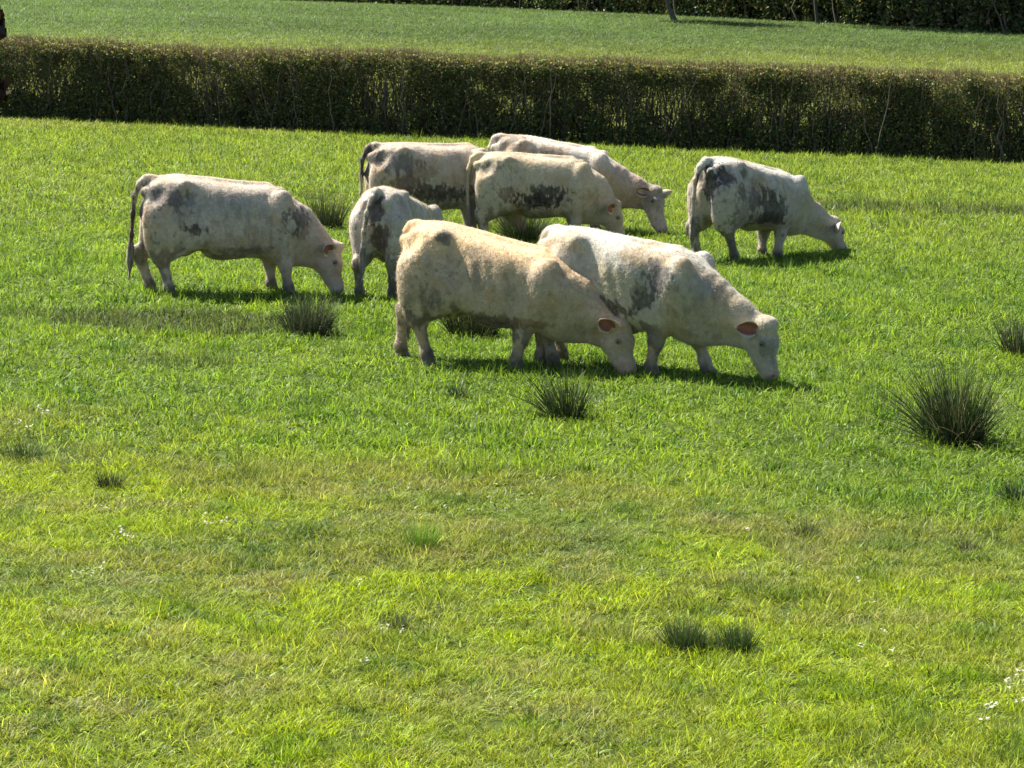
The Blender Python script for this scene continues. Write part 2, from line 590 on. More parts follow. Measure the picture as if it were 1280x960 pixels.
    for c in range(4):
        for j in range(3): N[:, j] += np.bincount(Q[:, c], fn[:, j], minlength=len(V))
    N /= np.linalg.norm(N, axis=1, keepdims=True) + 1e-9
    # muscle and rib relief, neck folds
    on_body = smooth(.5, .75, V[:, 2]) * (V[:, 0] > -1.05)
    rel = (fbm(V, 5.5, seed, 3) - .5) * .024 * on_body
    ribs = np.sin(V[:, 0] * 46 + V[:, 2] * 9) * .0035 * smooth(-.35, -.2, V[:, 0]) * (1 - smooth(.2, .35, V[:, 0])) * smooth(.7, .8, V[:, 2]) * (1 - smooth(1.1, 1.25, V[:, 2]))
    fold = np.sin((V[:, 0] * .9 - V[:, 2] * .5) * 42 + 3 * vnoise(V, 5, seed)) * .003 * smooth(.66, .8, V[:, 0]) * (1 - smooth(1.0, 1.1, V[:, 0])) * smooth(.5, .6, V[:, 2])
    V = V + N * (rel + ribs + fold)[:, None]

    # ---- coat colours: markings and dirt that belong to the animal
    base = np.array(base, float) * .74 * np.array([1.04, .975, .90])
    col = np.tile(base, (len(V), 1))
    nz = fbm(V, 3.2, seed + 5, 4)
    Vs_ = V * np.array([1, 1, .5])
    nf = fbm(Vs_, 15, seed + 9, 4)
    nff = fbm(Vs_, 38, seed + 12, 3)
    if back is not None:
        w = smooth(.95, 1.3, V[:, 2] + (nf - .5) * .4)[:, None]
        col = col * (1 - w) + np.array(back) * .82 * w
    cool = base * np.array([.68, .68, .69])
    w = (smooth(.50, .70, nz) * .5)[:, None]
    col = col * (1 - w) + cool * w
    tan = base * np.array([.93, .78, .58])
    w = (smooth(.52, .72, fbm(V, 4, seed + 22, 4)) * .6)[:, None]
    col = col * (1 - w) + tan * w
    for (c, r, pc, st) in patches:
        q = np.sqrt((((V - np.array(c)) / np.array(r)) ** 2).sum(1))
        q = q + (nf - .5) * 1.5 + (nff - .5) * 1.3
        w = ((1 - smooth(.78, 1.04, q)) * st * (.80 + .20 * smooth(.35, .6, nff)))[:, None]
        col = col * (1 - w) + np.array(pc) * w
    # rubbed-in grime: fine streaks over flank and thigh
    gr = smooth(.52, .66, fbm(V * np.array([1, 1, .4]), 20, seed + 41, 4)) * smooth(.42, .60, fbm(V, 2.6, seed + 43, 3)) * (V[:, 0] < .95) * (1 - smooth(1.15, 1.35, V[:, 2]))
    col = col * (1 - .38 * gr[:, None]) + np.array([.17, .135, .10]) * .38 * gr[:, None]
    # muddy belly and lower legs
    mud = np.array([.10, .080, .058])
    w = smooth(.54, .70, nf + .20 * (1 - smooth(.45, .70, V[:, 2])) * smooth(.3, .4, V[:, 2])) * (1 - smooth(.55, .80, V[:, 2])) * muddy * (1 - smooth(.25, .5, V[:, 0]))
    w = np.maximum(w, (1 - smooth(.10, .24, V[:, 2] + (nf - .5) * .25)) * .85 * (V[:, 0] < .9))[:, None]
    col = col * (1 - w) + mud * w
    # speckled dung spots on thighs
    sp = smooth(.66, .74, fbm(V, 24, seed + 31, 2)) * (1 - smooth(-.5, -.1, V[:, 0])) * (1 - smooth(.95, 1.2, V[:, 2]))
    col = col * (1 - .55 * sp[:, None]) + mud * .55 * sp[:, None]
    hm = (V[:, 2] < .06) & (V[:, 0] < .85)
    col[hm] = (.045, .038, .03)
    dm = np.linalg.norm(V - (pl + hd * (HL - .02)), axis=1)
    w = (1 - smooth(.06, .11, dm))[:, None] * .85
    col = col * (1 - w) + np.array([.30, .20, .17]) * w
    for sy in (1, -1):
        de = np.linalg.norm(V - (pl + hd * .18 + lat * sy * .125), axis=1)
        w = (1 - smooth(.02, .045, de))[:, None] * .75
        col = col * (1 - w) + np.array([.07, .055, .045]) * w
        dn = np.linalg.norm(V - (pl + hd * (HL - .03) + face * .03 + lat * sy * .05), axis=1)
        w = (1 - smooth(.012, .024, dn))[:, None] * .9
        col = col * (1 - w) + np.array([.04, .02, .02]) * w

    # ---- ears: cupped leaves with a thick rim, joined into the body mesh
    parts = [(V, [Q], col)]
    for sy in (1, -1):
        bpt = pl + hd * .03 - face * .05 + lat * sy * .128
        eb, eu, el = (earback, earup, .75) if (sy < 0 or earfar is None) else earfar
        out = lat * sy * el - face * eb - hd * eu
        out /= np.linalg.norm(out)
        up = np.cross(out, np.cross(lat * sy * 1.0 + face * .45 + hd * .25, out)); up /= np.linalg.norm(up)   # direction the cup opens to
        wd = np.cross(up, out)
        nu, nv = 15, 13
        EV, EC = [], []
        for layer in (0, 1):
            for i in range(nu):
                u = i / (nu - 1)
                wdt = .098 * (sin(pi * min(1, (u * .93 + .07)) ** .8)) ** .75 + .006
                for j in range(nv):
                    v = j / (nv - 1) * 2 - 1
                    cup = .085 * (v * v) * (1 - .5 * u) * (wdt / .098)
                    th = (.012 * (1 - v * v) + .004) * (1 - u * .5) * (-1 if layer else 0)
                    p = bpt + out * (u * .215) + wd * (v * wdt * .92) + up * (cup + th - .01 - .02 * sin(pi * u)) - hd * -.03 * u * u
                    EV.append(p)
                    rim = abs(v) > .72 or u > .9
                    if layer == 0 and not rim:
                        k = .6 + .4 * (1 - abs(v))
                        EC.append(np.array([.30, .095, .07]) * k ** 2 + np.array([.04, .03, .028]))
                    else:
                        EC.append(base * (1.0 if layer == 0 else .92))
        EV = np.array(EV); EC = np.array(EC)
        g = lambda L, i, j: L * nu * nv + i * nv + j
        F = []
        for i in range(nu - 1):
            for j in range(nv - 1):
                F.append((g(0, i, j), g(0, i + 1, j), g(0, i + 1, j + 1), g(0, i, j + 1)))
                F.append((g(1, i, j + 1), g(1, i + 1, j + 1), g(1, i + 1, j), g(1, i, j)))
        for i in range(nu - 1):
            F.append((g(0, i, 0), g(1, i, 0), g(1, i + 1, 0), g(0, i + 1, 0)))
            F.append((g(0, i + 1, nv - 1), g(1, i + 1, nv - 1), g(1, i, nv - 1), g(0, i, nv - 1)))
        for j in range(nv - 1):
            F.append((g(0, nu - 1, j), g(1, nu - 1, j), g(1, nu - 1, j + 1), g(0, nu - 1, j + 1)))
        parts.append((EV, [np.array(F)], EC))
    Vb, Fb, Cb = merge(parts)

    def deform(P):
        P = np.array(P, float)
        f = 1 - drop * smooth(0, 1, np.clip((P[..., 0] + .8) / 1.7, 0, 1)) * 1.0
        P[..., 2] = np.where(P[..., 2] > 0, P[..., 2] * f, P[..., 2])
        return P
    g = px_ground(px, py)
    root = empty(name, (g.x, g.y, g.z - .035), yaw, scale)
    tag(root, label, 'cow', 'pale cattle grazing in the pasture')
    link('body', np_mesh('body', deform(Vb), Fb, Cb), M_COAT, root)
    # short coat hair lying back and down over the hide
    rg = np.random.default_rng(seed + 500)
    nh = 70000
    ii = rg.integers(0, len(V), nh)
    ok_ = (V[ii, 2] > .10) & (np.linalg.norm(V[ii] - (pl + hd * HL), axis=1) > .12)
    ii = ii[ok_]; nh = len(ii)
    P0_ = V[ii] + rg.normal(0, .006, (nh, 3))
    Nn_ = N[ii]
    flow = np.array([-.55, 0, -.75]) + rg.normal(0, .45, (nh, 3))
    flow = flow - Nn_ * (flow * Nn_).sum(1)[:, None]
    dr_ = flow / (np.linalg.norm(flow, axis=1)[:, None] + 1e-6) * .9 + Nn_ * rg.uniform(.15, .55, (nh, 1))
    ln_ = rg.uniform(.012, .026, (nh, 1))
    sd_ = np.cross(dr_, Nn_); sd_ /= np.linalg.norm(sd_, axis=1)[:, None] + 1e-6
    Hv = np.stack([P0_ - sd_ * .0022 - Nn_ * .003, P0_ + sd_ * .0022 - Nn_ * .003, P0_ + dr_ * ln_], 1).reshape(-1, 3)
    hc = np.repeat(col[ii] * rg.uniform(.78, 1.22, (nh, 1)), 3, axis=0)
    link('coat_hair', np_mesh('coat_hair', deform(Hv), [np.arange(nh * 3).reshape(-1, 3)], hc, smooth_=False), M_HAIR, root)
    # eyes
    for sy in (1, -1):
        ec = deform(pl + hd * .185 - face * .012 + lat * sy * .108)
        u, v = np.meshgrid(np.linspace(0, pi, 9), np.linspace(0, 2 * pi, 14, endpoint=False), indexing='ij')
        P = np.stack([np.sin(u) * np.cos(v), np.sin(u) * np.sin(v), np.cos(u)], -1).reshape(-1, 3) * np.array([.033, .030, .028]) + ec
        i = (np.arange(8)[:, None] * 14 + np.arange(14)[None, :]).ravel()
        i2 = (np.arange(8)[:, None] * 14 + (np.arange(14)[None, :] + 1) % 14).ravel()
        link('eye', np_mesh('eye', P, [np.stack([i, i2, i2 + 14, i + 14], 1)]), M_EYE, root)
    # tail switch: a hank of hair
    if switch:
        rg = np.random.default_rng(seed)
        n = 150
        t0, t1 = T[-2], T[-1]
        dr = (t1 - t0); dr /= np.linalg.norm(dr)
        k = 6
        P = np.zeros((n, k, 3)); R = np.zeros((n, k))
        st = rg.random(n) * .16
        a = rg.random(n) * 2 * pi
        for j in range(k):
            s = j / (k - 1)
            rad = (.018 + .030 * sin(pi * min(1, s * 1.1 + .1))) * (1 - .45 * s)
            P[:, j] = t1 - dr * st[:, None] * (1 - s) + (dr * .6 + np.array([0, 0, -.4])) * (s * (.20 + .08 * rg.random(n)))[:, None]
            P[:, j, 0] += np.cos(a) * rad; P[:, j, 1] += np.sin(a) * rad
            R[:, j] = .0055 * (1 - .7 * s)
        Vt, Qt, own = tubes(P, R, 3)
        ct = (base * .62)[None, :] * (.5 + .7 * rg.random(n))[:, None]
        link('tail_switch', np_mesh('tail_switch', deform(Vt), [Qt], ct[own]), M_COAT, root)
    return root


DK = (.060, .060, .066)      # blue-grey marking
MD = (.042, .032, .025)      # dried mud
BR = (.16, .10, .065)

def cows():
    make_cow('cow', 288, 366, radians(11), 1.0,
             'white cow furthest left, grazing side-on with a grey ring mark on its shoulder',
             poll=(1.20, 0, .58), muzzle=(1.27, -.05, .02), earback=.1, earfar=(-.95, .45, .35), drop=.08, seed=1, base=(.66, .60, .54),
             legs=dict(hr=(.06, .12, .10, 0, -.02), hl=(-.10, -.12, -.10), fr=(.06, .14, .16), fl=(0, .0, .0)),
             tail=[(-.90, 0, 1.36), (-1.01, 0, 1.31), (-1.07, .03, 1.18), (-1.10, .05, .95), (-1.12, .05, .72), (-1.14, .05, .5)],
             patches=[((-.68, -.25, 1.16), (.24, .25, .13), DK, .75), ((-.95, -.05, 1.05), (.10, .22, .30), DK, .85),
                      ((-1.12, .05, .95), (.09, .14, .52), (.07, .045, .04), 1.0), ((-1.0, .02, 1.28), (.10, .06, .10), (.09, .06, .05), .9), ((-.98, .0, .85), (.12, .2, .2), (.06, .05, .045), .9), ((.74, -.2, .93), (.19, .3, .22), (.10, .09, .088), .95), ((.68, -.28, .90), (.07, .2, .10), (.50, .46, .41), .95),
                      ((-.45, -.3, .82), (.16, .2, .07), MD, .9), ((.2, -.1, .60), (.30, .3, .06), BR, .8), ((-.05, -.3, 1.1), (.4, .2, .16), (.36, .35, .35), .55),
                      ((1.0, 0, .6), (.3, .4, .35), (.55, .40, .30), .5)])
    make_cow('cow', 546, 299, radians(12), 1.0,
             'cow at the rear left with dirty rump and flank, its head hidden behind another',
             drop=.0, seed=2, base=(.64, .56, .49), poll=(1.15, .1, .62), muzzle=(1.3, .12, .12),
             tail=[(-.88, 0, 1.37), (-.99, 0, 1.32), (-1.06, .0, 1.18), (-1.08, 0, .95), (-1.08, 0, .70), (-1.07, 0, .5)],
             patches=[((-1.0, -.04, 1.12), (.14, .10, .32), (.04, .035, .035), .95), ((-.85, -.1, 1.15), (.10, .3, .22), DK, .8), ((-.55, -.25, 1.12), (.28, .3, .15), (.16, .14, .13), .8),
                      ((-.05, -.3, .72), (.50, .3, .13), MD, .95), ((-.5, -.3, .85), (.28, .3, .12), BR, .8), ((-.35, -.3, 1.0), (.3, .2, .12), BR, .5)])
    make_cow('cow', 677, 306, radians(6), .96,
             'middle cow of the rear group, black mud splashed along its lower flank',
             drop=.05, seed=3, base=(.66, .60, .50), back=(.70, .60, .42), poll=(1.08, -.02, .64), muzzle=(1.2, -.02, .12),
             tail=[(-.92, 0, 1.37), (-1.02, 0, 1.32), (-1.09, -.02, 1.15), (-1.10, -.02, .9), (-1.09, -.02, .65), (-1.07, -.02, .45)],
             patches=[((-.10, -.3, .72), (.42, .3, .13), (.022, .02, .018), 1.0), ((.05, -.3, .86), (.30, .3, .13), (.03, .027, .022), .9),
                      ((-.75, -.25, 1.22), (.26, .25, .08), DK, .7), ((-.55, -.3, .84), (.12, .3, .14), BR, .8)])
    make_cow('cow', 701, 287, radians(-3), 1.03,
             'rearmost cow, back rising behind the others, face turned towards the camera',
             drop=.13, seed=4, base=(.62, .54, .46), back=(.72, .66, .58), poll=(1.38, -.12, .70), muzzle=(1.50, -.33, .04), earback=.6, earfar=(-.9, .25, .5),
             tail=[(-.88, 0, 1.38), (-.98, 0, 1.34), (-1.04, -.02, 1.22), (-1.07, -.02, .98), (-1.07, -.02, .7), (-1.07, -.02, .5)],
             patches=[((-.7, -.1, 1.35), (.25, .3, .07), DK, .6), ((-.1, -.2, 1.25), (.18, .3, .08), DK, .6),
                      ((1.32, -.15, .60), (.20, .25, .3), (.15, .14, .14), .6), ((.9, -.1, 1.0), (.2, .3, .2), (.40, .30, .25), .5)])
    make_cow('cow', 501, 365, radians(74), .95,
             'white cow seen from behind, standing with its rump and hanging tail towards the camera',
             drop=.20, seed=5, base=(.68, .65, .61), poll=(1.1, 0, .6), muzzle=(1.25, 0, .1),
             legs=dict(hr=(.05, .05, .05, 0, .04), hl=(-.03, -.05, -.06, 0, .05)),
             tail=[(-.93, 0, 1.36), (-1.03, .01, 1.30), (-1.09, .06, 1.12), (-1.09, .10, .9), (-1.08, .12, .72), (-1.08, .13, .55)],
             patches=[((-1.0, -.02, 1.15), (.25, .09, .22), (.10, .08, .08), .95), ((-.95, -.06, .82), (.3, .12, .22), (.10, .06, .045), .95),
                      ((-.7, 0, .25), (.4, .4, .14), (.06, .06, .065), .8)])
    make_cow('cow', 627, 457, radians(-22), 1.0,
             'front cow with a golden cream back, grazing side-on with red inner ear and muddy thigh',
             drop=.17, seed=6, base=(.62, .53, .41), back=(.80, .58, .34), poll=(1.24, -.03, .60), muzzle=(1.35, -.06, .04), earback=.15, earup=.8, earfar=(-.95, .1, .4), muddy=.8,
             legs=dict(hr=(.04, .12, .12, 0, -.02), hl=(-.08, -.20, -.34), fr=(-.08, -.20, -.27), fl=(-.05, -.12, -.15, .02)),
             tail=[(-.90, 0, 1.36), (-.98, 0, 1.31), (-1.03, .03, 1.16), (-1.02, .07, .9), (-1.01, .09, .65), (-1.02, .09, .50)],
             patches=[((-.50, -.28, 1.30), (.07, .12, .07), (.14, .13, .13), .9), ((-.62, -.3, .72), (.12, .2, .14), (.13, .115, .10), .7),
                      ((-.36, -.3, .64), (.04, .2, .07), MD, .7), ((.02, -.2, .54), (.30, .3, .09), (.08, .055, .04), .95),
                      ((.40, -.2, .57), (.20, .3, .06), (.24, .14, .08), .7), ((-.72, -.3, 1.05), (.16, .2, .16), (.38, .33, .24), .6),
                      ((.62, -.3, 1.10), (.25, .2, .25), (.42, .36, .30), .4)])
    make_cow('cow', 795, 463, radians(-28), .98,
             'front right cow with woolly white back, dark shoulder smudge and pink ear',
             drop=.10, seed=7, base=(.58, .55, .46), back=(.66, .62, .54), poll=(1.39, -.04, .63), muzzle=(1.46, -.06, .08), earback=.85, muddy=.8,
             legs=dict(hr=(0, 0, 0), hl=(-.05, -.1, -.1), fr=(-.08, -.18, -.25), fl=(.04, .10, .16, .04)),
             patches=[((.38, -.3, 1.08), (.19, .3, .19), (.08, .08, .088), .95), ((.20, -.3, .86), (.12, .3, .12), (.07, .06, .05), .85),
                      ((.82, -.2, 1.0), (.10, .3, .14), (.30, .29, .27), .6), ((-.05, -.3, .98), (.26, .3, .16), (.38, .34, .22), .6),
                      ((-.2, -.3, .70), (.30, .3, .10), MD, .9), ((1.44, -.12, .42), (.10, .25, .09), (.20, .20, .20), .7), ((1.50, -.05, .36), (.05, .25, .22), (.24, .23, .22), .5)])
    make_cow('cow', 943, 323, radians(41), 1.04,
             'cow grazing alone at the back right, black mud on rump and belly',
             drop=.17, seed=8, base=(.60, .56, .52), back=(.66, .63, .57), poll=(1.52, 0, .52), muzzle=(1.76, 0, .0), earback=.8, earup=.05,
             legs=dict(hr=(.12, .20, .24), hl=(-.05, -.06, -.05), fr=(-.08, -.18, -.24), fl=(-.05, -.12, -.16)),
             tail=[(-.93, 0, 1.36), (-1.03, .01, 1.30), (-1.09, .03, 1.12), (-1.09, .06, .9), (-1.08, .08, .72), (-1.08, .09, .5)],
             patches=[((-.95, -.12, 1.10), (.24, .13, .26), (.035, .03, .035), .95), ((-.52, -.3, 1.22), (.10, .2, .06), (.05, .05, .055), .8), ((-.66, -.3, .95), (.12, .2, .12), (.09, .085, .085), .8), ((-.85, -.3, 1.18), (.12, .2, .12), (.04, .035, .035), .9),
                      ((-.35, -.3, .85), (.14, .2, .16), (.07, .07, .07), .8), ((-.02, -.3, .78), (.30, .3, .26), (.045, .043, .045), .95),
                      ((-.1, -.2, .62), (.4, .3, .09), MD, .9), ((-.6, -.3, .75), (.22, .2, .22), (.10, .09, .09), .5),
                      ((-.7, -.2, .25), (.3, .3, .15), MD, .8)])


cows()

# ------------------------------------------------------------------ hedge
def hedge_mesh(P0, P1, height, thick, n_stem, n_leaf, leaf, seed, twig_n, dark=1.0, gaps=True):
    """stems, twigs and leaves along the line P0-P1; returns (wood, leaves) geometry in world coordinates"""
    rg = np.random.default_rng(seed)
    P0 = np.array(P0[:2]); P1 = np.array(P1[:2])
    D = P1 - P0; L = np.linalg.norm(D); D = D / L; Nn = np.array([-D[1], D[0]])
    def wpos(s, t, z):
        x = P0[0] + D[0] * s + Nn[0] * t; y = P0[1] + D[1] * s + Nn[1] * t
        return np.stack([x, y, terrain(x, y) + z], -1)
    top = lambda s: height * (1 + .012 * np.sin(s * .7 / height * 2) + .05 * (fbm2(s, s * 0, 2.6 / height, seed + 1) - .5) * 2 + .05 * (fbm2(s, s * 0, 9 / height, seed + 2) - .5) * 2)
    # thick stems
    K = 7
    n = n_stem
    s0 = rg.random(n) * L; t0 = rg.normal(0, thick * .24, n); a = rg.normal(0, .23, n)
    hh = top(s0) * rg.uniform(.75, 1.03, n)
    S = np.zeros((n, K)); T = np.zeros((n, K)); Z = np.zeros((n, K)); R = np.zeros((n, K))
    r0 = rg.uniform(.006, .024, n) * height / 2 * 1.1
    for k in range(K):
        u = k / (K - 1)
        S[:, k] = s0 + a * hh * u * .8 + rg.normal(0, .017, n) * height * (k > 0)
        T[:, k] = t0 + rg.normal(0, .03, n) * height * (k > 0) + np.sign(t0) * u * .18
        Z[:, k] = hh * u - .02
        R[:, k] = r0 * (1 - .72 * u)
    V1, Q1, o1 = tubes(wpos(S, T, Z), R, 5)
    c = rg.uniform(.6, 1.3, (n, 1)) * np.array([.125, .108, .088]) * dark
    C1 = c[o1]
    # twigs
    n = twig_n; K = 4
    s0 = rg.random(n) * L; t0 = rg.uniform(-.5, .5, n) * thick
    z0 = top(s0) * np.clip(1 - rg.beta(1.1, 1.9, n) * 1.0, .03, 1)
    vx = rg.normal(0, .5, n); vt = rg.normal(0, .45, n); vz = rg.uniform(.2, 1.1, n)
    ln = rg.uniform(.10, .30, n) * height / 2 * 1.3
    S = np.zeros((n, K)); T = np.zeros((n, K)); Z = np.zeros((n, K)); R = np.zeros((n, K))
    for k in range(K):
        u = k / (K - 1)
        S[:, k] = s0 + vx * ln * u + rg.normal(0, .012, n) * (k > 0)
        T[:, k] = t0 + vt * ln * u
        Z[:, k] = np.minimum(z0 + vz * ln * u, top(s0) * 1.06)
        R[:, k] = rg.uniform(.0028, .0065, n) * height / 2 * (1 - .6 * u)
    V2, Q2, o2 = tubes(wpos(S, T, Z), R, 3)
    # stray upright shoots above the cut
    sh = rg.random(n) < .16
    z0 = np.where(sh, top(s0) * .92, z0)
    ext = np.where(sh, rg.uniform(.05, .22, n), 0) * height / 2
    Z[sh] = (z0[sh, None] + ext[sh, None] * np.linspace(0, 1, K)[None] * 1.4); S[sh] = s0[sh, None] + (rg.normal(0, .05, sh.sum())[:, None]) * np.linspace(0, 1, K)[None]
    V2, Q2, o2 = tubes(wpos(S, T, Z), R, 3)
    hi = smooth(.80, 1.0, z0 / top(s0))[:, None]
    c = rg.uniform(.6, 1.3, (n, 1)) * (np.array([.13, .11, .08]) * (1 - hi) + np.array([.22, .155, .095]) * hi) * dark
    C2 = c[o2]
    wood = merge([(V1, [Q1], C1), (V2, [Q2], C2)])
    # leaves: clumped, thinner half way down, with see-through gaps
    m = int(n_leaf * 2.2)
    s = rg.random(m) * L
    zf = rg.random(m)
    t = rg.beta(.75, .75, m) * 2 - 1
    t *= thick * .5 * (1.0 - .18 * (zf > .93))
    z = zf * top(s)
    P = np.stack([s, t * .7, z], 1) * 2 / height
    cl = fbm(P, 2.1, seed + 3, 3)
    gp = fbm(np.stack([s, s * 0, z * .5], 1) * 2 / height, .95, seed + 4, 2)
    dens = .42 + .7 * smooth(.72, .97, zf) + .75 * (1 - smooth(.10, .50, zf))
    dens = dens * (.10 + .9 * smooth(.40, .58, cl)) * 1.35
    if gaps: dens = dens * (1 - .93 * smooth(.62, .72, gp) * smooth(.12, .25, zf) * (1 - smooth(.66, .82, zf)))
    keep = rg.random(m) < dens
    s, t, z, zf, cl = s[keep], t[keep], z[keep], zf[keep], cl[keep]
    m = len(s)
    Cc = wpos(s, t, z)
    A = rg.normal(size=(m, 3)); A /= np.linalg.norm(A, axis=1, keepdims=True)
    B = np.cross(A, rg.normal(size=(m, 3))); B /= np.linalg.norm(B, axis=1, keepdims=True)
    sz = leaf * rg.uniform(.55, 1.3, m)[:, None]
    # pointed leaf: 4-gon kite, slightly folded
    Nrm = np.cross(A, B)
    V = np.stack([Cc - A * sz, Cc + B * sz * .55 + Nrm * sz * .15, Cc + A * sz, Cc - B * sz * .55 + Nrm * sz * .15], 1).reshape(-1, 3)
    F = np.arange(m * 4).reshape(-1, 4)
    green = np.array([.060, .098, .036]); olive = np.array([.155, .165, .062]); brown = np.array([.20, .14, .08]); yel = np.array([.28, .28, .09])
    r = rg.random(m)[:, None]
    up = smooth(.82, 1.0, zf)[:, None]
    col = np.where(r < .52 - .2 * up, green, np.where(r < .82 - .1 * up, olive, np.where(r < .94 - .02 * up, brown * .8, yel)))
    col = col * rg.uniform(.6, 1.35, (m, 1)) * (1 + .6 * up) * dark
    return wood, (V, [F], np.repeat(col, 4, axis=0))


def build_hedges():
    a = px_ground(0, 148); b = px_ground(1280, 206)
    d = (b - a) / 1280
    P0 = a - d * 480; P1 = b + d * 400
    root = empty('hedge', ((P0.x + P1.x) / 2, (P0.y + P1.y) / 2, float(terrain((P0.x + P1.x) / 2, (P0.y + P1.y) / 2))))
    tag(root, 'long clipped hedge of bare stems and sparse leaves across the pasture behind the cows', 'hedge')
    n = Vector((-(P1 - P0).y, (P1 - P0).x, 0)).normalized() * .6
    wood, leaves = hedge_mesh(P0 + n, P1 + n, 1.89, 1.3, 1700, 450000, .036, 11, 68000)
    inv = np.array(root.location)
    link('stems', np_mesh('stems', wood[0] - inv, wood[1], wood[2]), M_BARK, root)
    link('foliage', np_mesh('foliage', leaves[0] - inv, leaves[1], leaves[2], smooth_=False), M_LEAF, root)
    # far hedgerow at the wood's edge
    a = px_ground(440, 5); b = px_ground(1280, 44)
    d = (b - a) / 840
    P0 = a - d * 900; P1 = b + d * 330
    root = empty('hedgerow', ((P0.x + P1.x) / 2, (P0.y + P1.y) / 2, float(terrain((P0.x + P1.x) / 2, (P0.y + P1.y) / 2))))
    tag(root, 'tall dark overgrown hedgerow along the far side of the distant field', 'hedgerow')
    n = Vector((-(P1 - P0).y, (P1 - P0).x, 0)).normalized() * 2.0
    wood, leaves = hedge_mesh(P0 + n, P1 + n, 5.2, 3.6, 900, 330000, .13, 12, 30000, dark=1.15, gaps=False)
    inv = np.array(root.location)
    link('stems', np_mesh('stems', wood[0] - inv, wood[1], wood[2]), M_BARK, root)
    link('foliage', np_mesh('foliage', leaves[0] - inv, leaves[1], leaves[2], smooth_=False), M_LEAF, root)
    return Vector((-(P1 - P0).y, (P1 - P0).x, 0)).normalized()


def build_tree(base, hgt, r, seed, label, bark, group=None, leaves=7000, crown=None):
    rg = np.random.default_rng(seed)
    root = empty('tree', base)
    tag(root, label, 'tree', group)
    K = 9
    u = np.linspace(0, 1, K)
    P = np.zeros((1, K, 3)); P[0, :, 2] = u * hgt * .8 - .1
    P[0, :, 0] = np.cumsum(rg.normal(0, .02 * hgt, K)) * (u > 0); P[0, :, 1] = np.cumsum(rg.normal(0, .02 * hgt, K)) * (u > 0)
    P[0, 0, :2] = 0
    R = (r * (1 - .75 * u) + r * .5 * np.exp(-u * 16))[None]
    V, Q, o = tubes(P, R, 10)
    nL = 26
    LP = np.zeros((nL, 6, 3)); LR = np.zeros((nL, 6))
    for i in range(nL):
        k = rg.uniform(.3, .98); p = np.array([np.interp(k, u, P[0, :, j]) for j in range(3)])
        a = rg.random() * 2 * pi; ln = hgt * rg.uniform(.18, .34) * (1.15 - k * .6)
        for j in range(6):
            v = j / 5
            LP[i, j] = p + np.array([cos(a), sin(a), .55 + .5 * k]) * ln * v + rg.normal(0, .015 * hgt, 3) * (j > 0)
            LR[i, j] = r * .34 * (1 - .75 * k) * (1 - .8 * v) + .012
    V2, Q2, o2 = tubes(LP, LR, 5)
    W = merge([(V, [Q], np.array(bark)), (V2, [Q2], np.array(bark))])
    link('trunk', np_mesh('trunk', W[0], W[1], W[2]), M_BARK, root)
    ends = LP[:, 2:].reshape(-1, 3)
    n = leaves
    c = ends[rg.integers(0, len(ends), n)] + rg.normal(0, .055 * hgt, (n, 3))
    A = rg.normal(size=(n, 3)); A /= np.linalg.norm(A, axis=1, keepdims=True)
    B = np.cross(A, rg.normal(size=(n, 3))); B /= np.linalg.norm(B, axis=1, keepdims=True)
    sz = rg.uniform(.07, .15, n)[:, None]
    Vl = np.stack([c - A * sz, c + B * sz * .6, c + A * sz, c - B * sz * .6], 1).reshape(-1, 3)
    col = np.array([.06, .085, .025]) * rg.uniform(.6, 1.5, (n, 1))
    link('crown', np_mesh('crown', Vl, [np.arange(n * 4).reshape(-1, 4)], np.repeat(col, 4, 0), smooth_=False), M_LEAF, root)
    return root


def build_far_trees(nv):
    spots = [(843, 27, .12, 'pale trunked tree standing at the front of the distant hedgerow', (.11, .11, .095)),
             (560, 9, .20, 'dark tree in the distant hedgerow, left of the pale trunk', (.08, .075, .06)),
             (985, 32, .08, 'thin tree in the distant hedgerow just right of the pale trunk', (.07, .068, .055)),
             (1105, 37, .15, 'ivy dark tree in the distant hedgerow above the lone cow', (.06, .06, .05)),
             (1195, 40, .14, 'grey stemmed tree near the right end of the distant hedgerow', (.08, .075, .065)),
             (700, 15, .18, 'brown stemmed tree in the distant hedgerow behind the middle of the herd', (.11, .09, .075))]
    for i, (px, py, r, lab, bark) in enumerate(spots):
        g = px_ground(px, py)
        g = g + nv * (.1 if i == 0 else 2.6)
        build_tree((g.x, g.y, float(terrain(g.x, g.y))), 9 + (i * 37 % 5), r, 40 + i, lab, bark, 'trees in the distant hedgerow')


build_far_trees(build_hedges())


# fence posts standing in the hedge
def post(px, py, h, r, label, seed):
    rg = np.random.default_rng(seed)
    g = px_ground(px, py)
    K = 7
    P = np.zeros((1, K, 3)); P[0, :, 2] = np.linspace(-.1, h, K); P[0, :, 0] = np.linspace(0, .03, K) + rg.normal(0, .003, K)
    R = np.full((1, K), r) * (1 + rg.normal(0, .03, K)); 
    V, Q, _ = tubes(P, R, 9)
    t = P[0, -1]; n = len(V)
    V = np.concatenate([V, [t + np.array([0, 0, .015])]])
    tri = np.array([[n - 9 + i, n - 9 + (i + 1) % 9, n] for i in range(9)])
    o = link('fence_post', np_mesh('fence_post', V, [Q, tri], np.array([.24, .22, .18])), M_BARK)
    o.location = g
    tag(o, label, 'fence post', 'old posts in the hedge')


post(481, 168, 1.22, .055, 'weathered wooden post in front of the hedge, above the rear left cow', 1)
post(786, 182, 1.15, .05, 'weathered wooden post in the hedge, left of the lone cow at the back right', 2)


